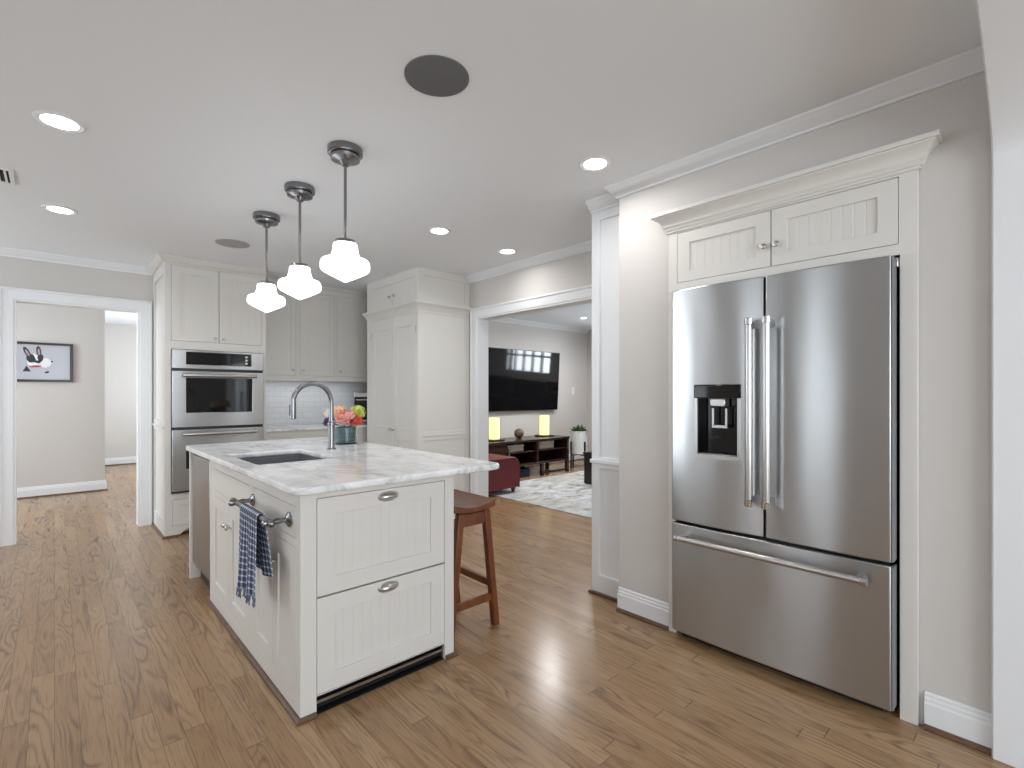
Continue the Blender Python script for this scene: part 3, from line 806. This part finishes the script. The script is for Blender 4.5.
mb.box(OX1+.001, LX-.002, UY+.02, UY+.04, 1.415, 1.44)
mb.build('cabinet_body', M['cab'], uc, bevel=.0015, seg=1)
for p, q, k in dr:
    d = shaker('cabinet_door', F, p, q, 1.472, 2.40, uc, stile=.05, rec=.005)
    knob(F, k, 1.535, d)
mb = MB(); mb.sweep([(LX-.003, UY), (OX1+.001, UY)], [(0, H-.001), (.035, H-.001), (.035, H-.01), (.012, H-.035), (0, H-.035)])
mb.build('crown_moulding', M['cab'], uc, smooth=True)

# small countertop oven beside the pantry
to = thing('toaster_oven', 'black countertop oven with steel frame in the corner beside the pantry', 'toaster oven', (2.87, 5.72, CT))
TT = Matrix.Translation((2.89, 5.70, 0)) @ Matrix.Rotation(math.radians(-38), 4, 'Z')
def tmb():
    m_ = MB(); m_.T = TT; return m_
F = FY(-.13)
tmb().box(-.19, .19, -.13, .12, CT+.015, 1.29).build('housing', M['steel_oven'], to, bevel=.012)
d = tmb().plate(F, -.175, .175, .955, 1.235, .001, .016).build('glass_door', M['blackgloss'], to, bevel=.004)
tmb().tube([F(-.15, 1.20, .035), F(.15, 1.20, .035)], .007, 10).build('handle', M['nickel'], d, smooth=True)
for x in (-.16, .16):
    for y in (-.10, .09): tmb().lathe([(.012, 0), (.012, .018)], (x, y, CT), (0,0,1), 12).build('foot', M['black'], to)

# ================================================================== PANTRY
PX, PY0, PY1 = 2.556, 4.092, 5.142
pn = thing('pantry_cabinet', 'tall cream pantry cabinet with twin doors beside the lounge opening', 'cabinet', (2.87, 4.6, 0))
F = FX(PX); G = FY(PY0)
mb = MB()
mb.plate(F, PY0+.02, PY1, 0, 2.10, -.02, 0, [(4.125, 4.580, .12, 2.062), (4.583, 5.035, .12, 2.062)])
mb.plate(F, PY0+.02, PY1, 2.10, H, -.02, 0, [(4.125, 4.580, 2.165, 2.405), (4.583, 5.035, 2.165, 2.405)])
mb.plate(G, PX, LX-.001, 0, 2.10, -.02, 0, [(2.625, 3.12, .14, .815), (2.625, 3.12, .90, 2.06)])
mb.plate(G, PX, LX-.001, 2.10, H, -.02, 0, [(2.625, 3.12, 2.20, H-.07)])
mb.box(PX+.022, LX-.002, PY0+.009, PY1, .02, H-.01)
mb.build('cabinet_body', M['cab'], pn, bevel=.0015, seg=1)
for a, b, k in ((4.125, 4.580, 4.555), (4.583, 5.035, 4.61)):
    d = shaker('cabinet_door', F, a, b, .12, 2.062, pn, stile=.075, rail=.12)
    # lock rail low down, above it the tall panel
    MB().plate(F, a+.07, b-.07, .80, .932, -.012, 0).build('lock_rail', M['cab'], d, bevel=.0012, seg=1)
    knob(F, k, .905, d)
    for hz in (.35, 1.86): MB().box(PX-.006, PX, (a if a < 4.3 else b)-.004, (a if a < 4.3 else b)+.004, hz, hz+.075).build('hinge', M['nickel'], d)
    d = shaker('cabinet_door', F, a, b, 2.165, 2.405, pn, panel=False)
    knob(F, k-.02 if k < 4.58 else k+.02, 2.275, d)
ck = [(0, 2.085), (.008, 2.085), (.012, 2.100), (.030, 2.118), (.050, 2.135), (.058, 2.140), (.058, 2.158), (0, 2.160)]
mb = MB(); mb.sweep([(LX-.002, PY0), (PX, PY0), (PX, PY1)], ck)
mb.build('crown_moulding', M['cab'], pn, smooth=True)
MB().box(2.61, 3.13, PY0-.008, PY0, .855, .872).build('rail_moulding', M['cab'], pn, bevel=.003)

# ================================================================== REFRIGERATOR AND ITS SURROUND
sr = thing('refrigerator_cabinet', 'cream cabinet with beadboard doors and crown built around the refrigerator', 'cabinet', (2.8, .86, 0))
CX = 2.425; F = FX(CX)
mb = MB()
mb.plate(F, .336, 1.383, 1.815, 2.16, -.02, 0, [(.3955, .864, 1.857, 2.120), (.8665, 1.334, 1.857, 2.120)])
mb.plate(F, .336, .392, 0, 1.815, -.02, 0); mb.plate(F, 1.340, 1.383, 0, 1.815, -.02, 0)
mb.box(2.45, 3.10, .386, .392, 0, 2.1); mb.box(2.45, 3.10, 1.337, 1.343, 0, 2.1); mb.box(2.45, 3.10, .392, 1.337, 1.822, 1.84)
mb.build('cabinet_body', M['cab'], sr, bevel=.0015, seg=1)
MB().box(CX+.021, CX+.024, .393, 1.336, 1.842, 2.115).build('back_panel', M['gap'], sr)  # dark sheet close behind the doors, painted-in shade for the door gaps
for a, b, k in ((.3955, .864, .838), (.8665, 1.334, .893)):
    d = shaker('cabinet_door', F, a, b, 1.857, 2.120, sr, stile=.066, rail=.058, bead=True)
    knob(F, k, 1.952, d, .015)
ck = [(0, 2.130), (.008, 2.130), (.008, 2.142), (.014, 2.142), (.016, 2.152), (.024, 2.160), (.024, 2.166), (.030, 2.180), (.042, 2.196), (.058, 2.206), (.058, 2.212), (.070, 2.212), (.070, 2.230), (0, 2.232)]
mb = MB(); mb.sweep([(RW-.001, .336), (CX, .336), (CX, 1.383), (RW-.001, 1.383)], ck)
mb.build('crown_moulding', M['cab'], sr, smooth=True)

fr = thing('refrigerator', 'large stainless french door refrigerator with water dispenser', 'refrigerator', (2.75, .87, 0))
DX = 2.43                     # back of the doors
MB().box(2.446, 3.08, .415, 1.325, .03, 1.80).build('fridge_body', M['black'], fr)
F = FX(DX)
def bow(c, hw): return lambda u: -.010*((u-c)/hw)**2
TH = .076
ul = [.876+i*(1.330-.876)/12 for i in range(1, 12)]
dl = MB().plate(F, .876, 1.330, .618, 1.806, 0, TH, [(.978, 1.198, .960, 1.312)], ul, bow(1.103, .227)).build('door', M['steel'], fr, bevel=.006, seg=3)
ur = [.408+i*(.868-.408)/12 for i in range(1, 12)]
drr = MB().plate(F, .408, .868, .618, 1.806, 0, TH, [], ur, bow(.638, .23)).build('door', M['steel'], fr, bevel=.006, seg=3)
uf = [.408+i*(1.330-.408)/20 for i in range(1, 20)]
fz = MB().plate(F, .408, 1.330, .045, .605, 0, TH, [], uf, bow(.869, .461)).build('freezer_drawer', M['steel'], fr, bevel=.006, seg=3)
MB().plate(F, .42, 1.32, .607, .616, -.01, .02).build('gasket', M['black'], fr)
MB().plate(F, .8685, .8755, .62, 1.80, -.01, .02).build('gasket', M['black'], fr)
MB().plate(F, .44, 1.30, .012, .040, -.05, .02).build('toe_grille', M['black'], fr)
for u in (.45, 1.29): MB().lathe([(.018, 0), (.018, .013)], (DX+.02, u, 0), (0,0,1), 12).build('foot', M['black'], fr)
MB().box(DX-.03, DX+.015, .393, .406, 1.765, 1.80).build('hinge_cover', M['nickel'], fr, bevel=.003)
M['door_edge'] = mat('door_edge_grey', (.20, .20, .205), .5)
for par, z0, z1 in ((drr, .622, 1.80), (fz, .05, .60)): MB().box(DX-TH+.012, DX, .402, .4075, z0, z1).build('door_edge', M['door_edge'], par)
def vhandle(u, parent):
    mb = MB(); d = TH+.062; z0, z1 = .772, 1.604
    mb.tube([F(u, z0, d), F(u, z1, d)], .0165, 18)
    for z in (z0+.02, z1-.02): mb.box(*sorted((F(u, z, TH-.004)[0], F(u, z, d)[0])), u-.010, u+.010, z-.016, z+.016)
    h_ = mb.build('handle', M['nickel'], parent, smooth=True)
vhandle(.912, dl); vhandle(.838, drr)
for par, u in ((dl, .912), (drr, .838)):
    for z0 in (.765, 1.580): MB().lathe([(.0155, 0), (.019, .002), (.019, .030), (.0155, .032)], F(u, z0, TH+.062), (0,0,1), 18).build('handle_cap', M['chrome'], par, smooth=True)
mb = MB(); mb.tube([F(.475, .545, TH+.055), F(1.272, .545, TH+.055)], .0145, 18)
for u in (.50, 1.245): mb.box(DX-TH-.055, DX-TH+.012, u-.012, u+.012, .535, .555)
mb.build('handle', M['nickel'], fz, smooth=True)
for u in (.470, 1.252): MB().lathe([(.0135, 0), (.0165, .002), (.0165, .024), (.0135, .026)], F(u, .545, TH+.055), (0,1,0), 18).build('handle_cap', M['chrome'], fz, smooth=True)
# dispenser
mb = MB(); mb.plate(F, .974, 1.202, .955, 1.250, TH-.012, TH-.002, [(.990, 1.186, .972, 1.249)]); mb.build('dispenser_frame', M['nickel'], dl, bevel=.002)
mb = MB(); mb.box(DX-.012, DX-.006, .98, 1.197, .962, 1.31); mb.box(DX-TH+.012, DX-.006, .979, .985, .962, 1.31); mb.box(DX-TH+.012, DX-.006, 1.190, 1.197, .962, 1.31); mb.box(DX-TH+.012, DX-.006, .98, 1.197, .961, .966)
mb.build('dispenser_recess', M['blackgloss'], dl)
MB().plate(F, .972, 1.204, 1.250, 1.314, TH-.03, TH+.002).build('dispenser_panel', M['blackgloss'], dl, bevel=.004)
MB().box(DX-TH+.004, DX-.02, 1.048, 1.125, 1.208, 1.249).build('nozzle', M['nickel'], dl, bevel=.006)
mb = MB(); mb.box(DX-TH+.02, DX-TH+.028, 1.045, 1.055, 1.115, 1.20); mb.box(DX-TH+.02, DX-TH+.028, 1.11, 1.12, 1.115, 1.20); mb.box(DX-TH+.02, DX-TH+.028, 1.045, 1.12, 1.105, 1.118)
mb.build('paddle', M['nickel'], dl)
MB().box(DX-TH+.006, DX-.02, .992, 1.184, .967, .978).build('drip_tray', M['steel_dark'], dl, bevel=.002)

# ================================================================== HALL PICTURE
pc = thing('framed_picture', 'dark framed picture of a black and white dog on the hall wall', 'picture', (.0, 8.44, 1.5))
PYW = 8.45
import_scale = None
px0, px1, pz0, pz1 = -.60, .175, 1.42, 1.905
F = FY(PYW)
mb = MB().plate(F, px0, px1, pz0, pz1, .001, .028, [(px0+.032, px1-.032, pz0+.028, pz1-.028)])
mb.build('picture_frame', M['frame'], pc, bevel=.003)
mb = MB(); mb.plate(F, px0+.03, px1-.03, pz0+.026, pz1-.026, .002, .010)
def ell(cx, cz, rx, rz, mi, d, rot=0, n=18):
    mb.mi = mi; cx = dx+(cx-dx)*.74; rx *= .74
    pts = [(cx+rx*math.cos(2*PI*k/n)*math.cos(rot)-rz*math.sin(2*PI*k/n)*math.sin(rot), cz+rx*math.cos(2*PI*k/n)*math.sin(rot)+rz*math.sin(2*PI*k/n)*math.cos(rot)) for k in range(n)]
    mb.prism(pts, lambda p, q: F(p[0], p[1], q), .009, d)
dx, dz = -.175, 1.685
ell(dx+.125, dz-.03, .075, .06, 1, .0104, -.2)          # body
ell(dx, dz-.01, .095, .075, 1, .0108)                   # head
ell(dx-.095, dz+.095, .032, .070, 2, .0110, .4); ell(dx+.045, dz+.11, .030, .065, 2, .0110, .1)
ell(dx-.092, dz+.09, .015, .045, 3, .0114, .4); ell(dx+.046, dz+.105, .015, .042, 3, .0114, .1)
ell(dx-.048, dz+.02, .055, .055, 2, .0112, .3); ell(dx+.062, dz+.025, .038, .052, 2, .0112, -.2)
ell(dx+.012, dz+.035, .014, .055, 1, .0116, .35)
ell(dx+.03, dz-.02, .040, .020, 2, .0116, .1)               # muzzle
ell(dx-.02, dz-.05, .07, .022, 1, .0117); ell(dx+.005, dz-.075, .075, .013, 4, .0119, .1)
ell(dx+.205, dz-.01, .013, .010, 2, .0119); ell(dx+.145, dz-.145, .028, .013, 2, .0119, .3)
mb.mi = 2; mb.prism([(dx-.11, dz-.14), (dx-.035, dz-.14), (dx-.075, dz-.07)], lambda p, q: F(p[0], p[1], q), .009, .0112)
mb.build('print', [M['print_bg'], M['fur_white'], M['fur_black'], M['fur_pink'], M['collar']], pc)

# ================================================================== LOUNGE
rg = MB().plate(lambda u, v, d: (u, v, d), 4.02, 7.2, 1.9, 5.18, 0, .010).build('area_rug', M['rug'], None, bevel=.004)
tag(rg, 'pale grey distressed rug on the lounge floor', 'rug')

tv = thing('television', 'large black wall television tilted down above the console', 'television', (5.85, 6.12, 1.5))
T = Matrix.Translation((5.85, 6.055, 1.50)) @ Matrix.Rotation(math.radians(3.2), 4, 'X')
mb = MB(); mb.T = T; mb.box(-.89, .89, -.018, .022, -.515, .515); mb.build('bezel', M['black'], tv, bevel=.004)
mb = MB(); mb.T = T; mb.box(-.88, .88, -.0205, -.017, -.505, .505); mb.build('screen', M['blackgloss'], tv)
MB().box(5.6, 6.1, 6.07, 6.149, 1.3, 1.7).build('wall_bracket', M['black'], tv)

cs = thing('media_console', 'long dark wood media console with open shelves under the television', 'console table', (5.3, 5.6, 0))
c0, c1, y0, y1, ct = 4.35, 6.20, 5.33, 5.82, .577
MB().box(c0-.01, c1+.01, y0-.01, y1+.01, ct-.035, ct).build('top', M['console'], cs, bevel=.004)
MB().box(c0, c1, y0+.01, y1, .185, .215).build('shelf', M['console'], cs, bevel=.002)
MB().box(5.50, c1-.045, y0+.03, y1-.01, .385, .402).build('shelf', M['console'], cs, bevel=.002)
MB().box(4.85, 5.465, y0+.03, y1-.01, .385, .402).build('shelf', M['console'], cs, bevel=.002)
for a in (c0, 4.82, 5.465, c1-.045): MB().box(a, a+.035 if a > 4.9 else a+.03, y0+.015, y1-.005, .215, ct-.035).build('divider', M['console'], cs)
MB().box(c0+.03, 4.82, y0+.015, y0+.035, .215, ct-.035).build('cabinet_door', M['console'], cs)
MB().box(c0, c1, y1-.008, y1, .215, ct-.035).build('back_panel', M['darkwood'], cs)
for a in (c0, 5.56, c1-.05):
    for b in (y0, y1-.05): MB().box(a, a+.05, b, b+.05, 0, .185 if a == 5.56 else ct-.036).build('leg', M['console'], cs, bevel=.002)
MB().box(5.61, c1-.05, y0+.01, y0+.035, .03, .06).build('rail', M['console'], cs)
for u in (4.865, 6.165): MB().box(u-.012, u+.012, y0-.012, y0-.001, .36, .47).build('handle', M['nickel'], cs)
for x0, x1, z0, z1, yy, lab in ((4.93, 5.25, .403, .505, 5.42, 'beige storage box on the shelf of the middle bay of the console'), (5.60, 5.93, .403, .52, 5.42, 'beige storage box on the upper right shelf of the console')):
    bx = thing('storage_box', lab, 'box', ((x0+x1)/2, yy+.12, z0), 'boxes in the console')
    MB().box(x0, x1, yy, yy+.24, z0, z1-.03).build('box_body', M['beige'], bx, bevel=.006)
    MB().box(x0-.005, x1+.005, yy-.005, yy+.245, z1-.029, z1).build('lid', M['beige'], bx, bevel=.006)
bn = thing('storage_basket', 'dark blue low basket on the floor under the console', 'basket', (5.2, 5.55, 0))
mb = MB(); o_ = rrect(5.0, 5.42, 5.42, 5.70, .06); i_ = rrect(5.012, 5.408, 5.432, 5.688, .05)
mb.loft([[(x, y, 0) for x, y in o_], [(x, y, .12) for x, y in o_], [(x, y, .12) for x, y in i_], [(x, y, .02) for x, y in i_]])
mb.build('basket_wall', M['navy'], bn, smooth=True)
MB().tube([(5.2, 5.415, .09), (5.2, 5.40, .10), (5.26, 5.40, .10), (5.26, 5.415, .09)], .006, 8).build('handle', M['navy'], bn)

def table_lamp(x, y, lab):
    t_ = thing('table_lamp', lab, 'lamp', (x, y, ct), 'cylinder lamps on the console')
    mb = MB(); mb.box(x-.125, x+.125, y-.10, y+.10, ct, ct+.022); mb.build('lamp_base', M['darkwood'], t_, bevel=.004)
    MB().lathe([(.078, .024), (.082, .026), (.082, .335), (.078, .338), (.077, .335), (.077, .03)], (x, y, ct), (0,0,1), 32).build('lamp_shade', M['lampshade'], t_, smooth=True)
    mb = MB()
    for k in range(2):
        a = 2.304+k*PI; mb.tube([(x+.085*math.cos(a), y+.085*math.sin(a), ct+.02), (x+.085*math.cos(a), y+.085*math.sin(a), ct+.34)], .003, 6)
    mb.build('shade_support', M['darkwood'], t_)
table_lamp(4.80, 5.58, 'glowing cylinder table lamp over the closed end of the console')
table_lamp(5.92, 5.62, 'glowing cylinder table lamp on the planter side of the console')
mb = MB()
M['ball'] = wood('woven_ball', (.05, .028, .018), (.20, .14, .09), (30, 30, 30), .5)
dc = thing('decorative_ball', 'brown woven decorative ball on the console between the lamps', 'ornament', (5.25, 5.52, ct))
MB().lathe([(0.001, 0)]+[(.076*math.sin(PI*i/16), .076-.076*math.cos(PI*i/16)) for i in range(1, 16)]+[(.001, .152)], (5.25, 5.52, ct+.012), (0,0,1), 24).build('ball', M['ball'], dc, smooth=True)
MB().lathe([(.045, 0), (.045, .01), (.02, .022)], (5.25, 5.52, ct), (0,0,1), 20).build('base_ring', M['darkwood'], dc, smooth=True)

# red leather ottoman
ot = thing('ottoman', 'red leather ottoman on short dark feet at the rug edge', 'ottoman', (4.1, 4.95, 0))
def otp(x0, x1, z0, z1, r):
    P = [(x0, z0), (x1, z0)]
    for cx, a in ((x1-r, 0), (x0+r, PI/2)):
        for i in range(9): P.append((cx+r*math.cos(a+PI/2*i/8), z1-r+r*math.sin(a+PI/2*i/8)))
    return P
P = otp(3.78, 4.415, .075, .47, .13)
MB().loft([[(x, y, z) for x, z in P] for y in (4.62, 5.22)]).build('upholstery', M['leather'], ot, smooth=True, bevel=.025, seg=4)
for yy in (4.625, 5.215): MB().tube([(x, yy, z) for x, z in otp(3.792, 4.403, .085, .458, .12)]+[(3.792, yy, .085)], .009, 8).build('piping', M['leather'], ot, smooth=True)
for x in (3.85, 4.345):
    for y in (4.68, 5.16): MB().lathe([(.020, 0), (.032, .075-(.0105 if x > 4.02 else 0))], (x, y, .0105 if x > 4.02 else 0), (0,0,1), 14).build('foot', M['darkwood'], ot)

# planter with succulents
pl = thing('planter', 'white cylinder planter on a black legged stand by the lounge wall', 'planter', (6.66, 5.50, 0))
pcx, pcy = 6.66, 5.50
MB().lathe([(.0, .235), (.135, .235), (.150, .25), (.150, .635), (.140, .635), (.138, .59), (0, .588)], (pcx, pcy, 0), (0,0,1), 36).build('pot', M['pot'], pl, smooth=True)
sd = MB(); 
for k in range(4):
    a = PI/4+k*PI/2+.55; x, y = pcx+.166*math.cos(a), pcy+.166*math.sin(a)
    MB().box(x-.011, x+.011, y-.011, y+.011, 0, .46).build('leg', M['black'], pl, bevel=.002)
    sd.tube([(pcx, pcy, .222), (x, y, .222)], .010, 8)
sd.build('stand_brace', M['black'], pl)
pt = thing('succulent', 'green spiky succulent plant growing in the white planter', 'plant', (pcx, pcy, .588))
mb = MB()
for (ax, ay, sc) in ((0, 0, 1.7), (-.075, .03, 1.3), (.07, .04, 1.4), (.02, -.08, 1.3), (-.05, -.06, 1.2), (.09, -.03, 1.1)):
    for ring, (n, tilt, ln) in enumerate(((9, .35, .085), (8, .75, .095), (5, 1.2, .10))):
        for k in range(n):
            a = 2*PI*k/n+ring*.4+random.random()*.3; d = Vector((math.cos(a)*math.cos(tilt), math.sin(a)*math.cos(tilt), math.sin(tilt)))
            L_ = ln*sc*random.uniform(.85, 1.2); b = Vector((pcx+ax, pcy+ay, .592)); sd_ = d.cross(Vector((0,0,1))).normalized()*.017*sc; up = sd_.cross(d).normalized()*.006
            mb.add([b-sd_*.5, b+sd_*.5, b+d*L_*.5+sd_, b+d*L_, b+d*L_*.5-sd_, b+d*L_*.5-up], [(0,1,2,5), (0,5,4), (5,2,3), (4,5,3), (1,0,4,3,2)])
mb.build('leaves', M['green'], pt, normals=False)
MB().lathe([(0, 0), (.136, 0), (.136, .004), (0, .012)], (pcx, pcy, .5885), (0,0,1), 24).build('soil', M['darkwood'], pt)

# black box-shaped side table, mostly behind the pier
sb = thing('side_table', 'black box-shaped side table standing on the pale rug', 'side table', (5.66, 4.22, .01))
MB().box(5.46, 5.86, 4.02, 4.42, .02, .425).build('table_body', M['black'], sb, bevel=.006)
MB().box(5.45, 5.87, 4.01, 4.43, .426, .455).build('top', M['black'], sb, bevel=.004)
for x in (5.49, 5.83):
    for y in (4.05, 4.39): MB().box(x-.015, x+.015, y-.015, y+.015, .0105, .0195).build('foot', M['black'], sb)

ls = thing('light_switch', 'white light switch plate on the lounge wall', 'light switch', (7.26, 6.148, 1.33))
MB().plate(FY(6.149), 7.215, 7.305, 1.26, 1.40, 0, .008).build('switch_plate', M['trim'], ls, bevel=.003)
MB().plate(FY(6.149), 7.25, 7.27, 1.31, 1.35, .008, .014).build('toggle', M['trim'], ls)
# dark shelf unit on the lounge east wall, seen only as a reflection in the screen
bs = thing('bookshelf', 'tall dark wood shelf unit reflected in the black television screen', 'bookshelf', (7.5, 4.2, 0))
MB().plate(FX(7.30), 3.2, 5.2, 0, 1.42, -.38, 0, [(3.24, 4.18, .1, .5), (3.24, 4.18, .54, .94), (3.24, 4.18, .98, 1.38), (4.22, 5.16, .1, .5), (4.22, 5.16, .54, .94), (4.22, 5.16, .98, 1.38)]).build('shelf_frame', M['console'], bs)
MB().box(7.685, 7.695, 3.2, 5.2, 0, 1.42).build('back_panel', M['darkwood'], bs)
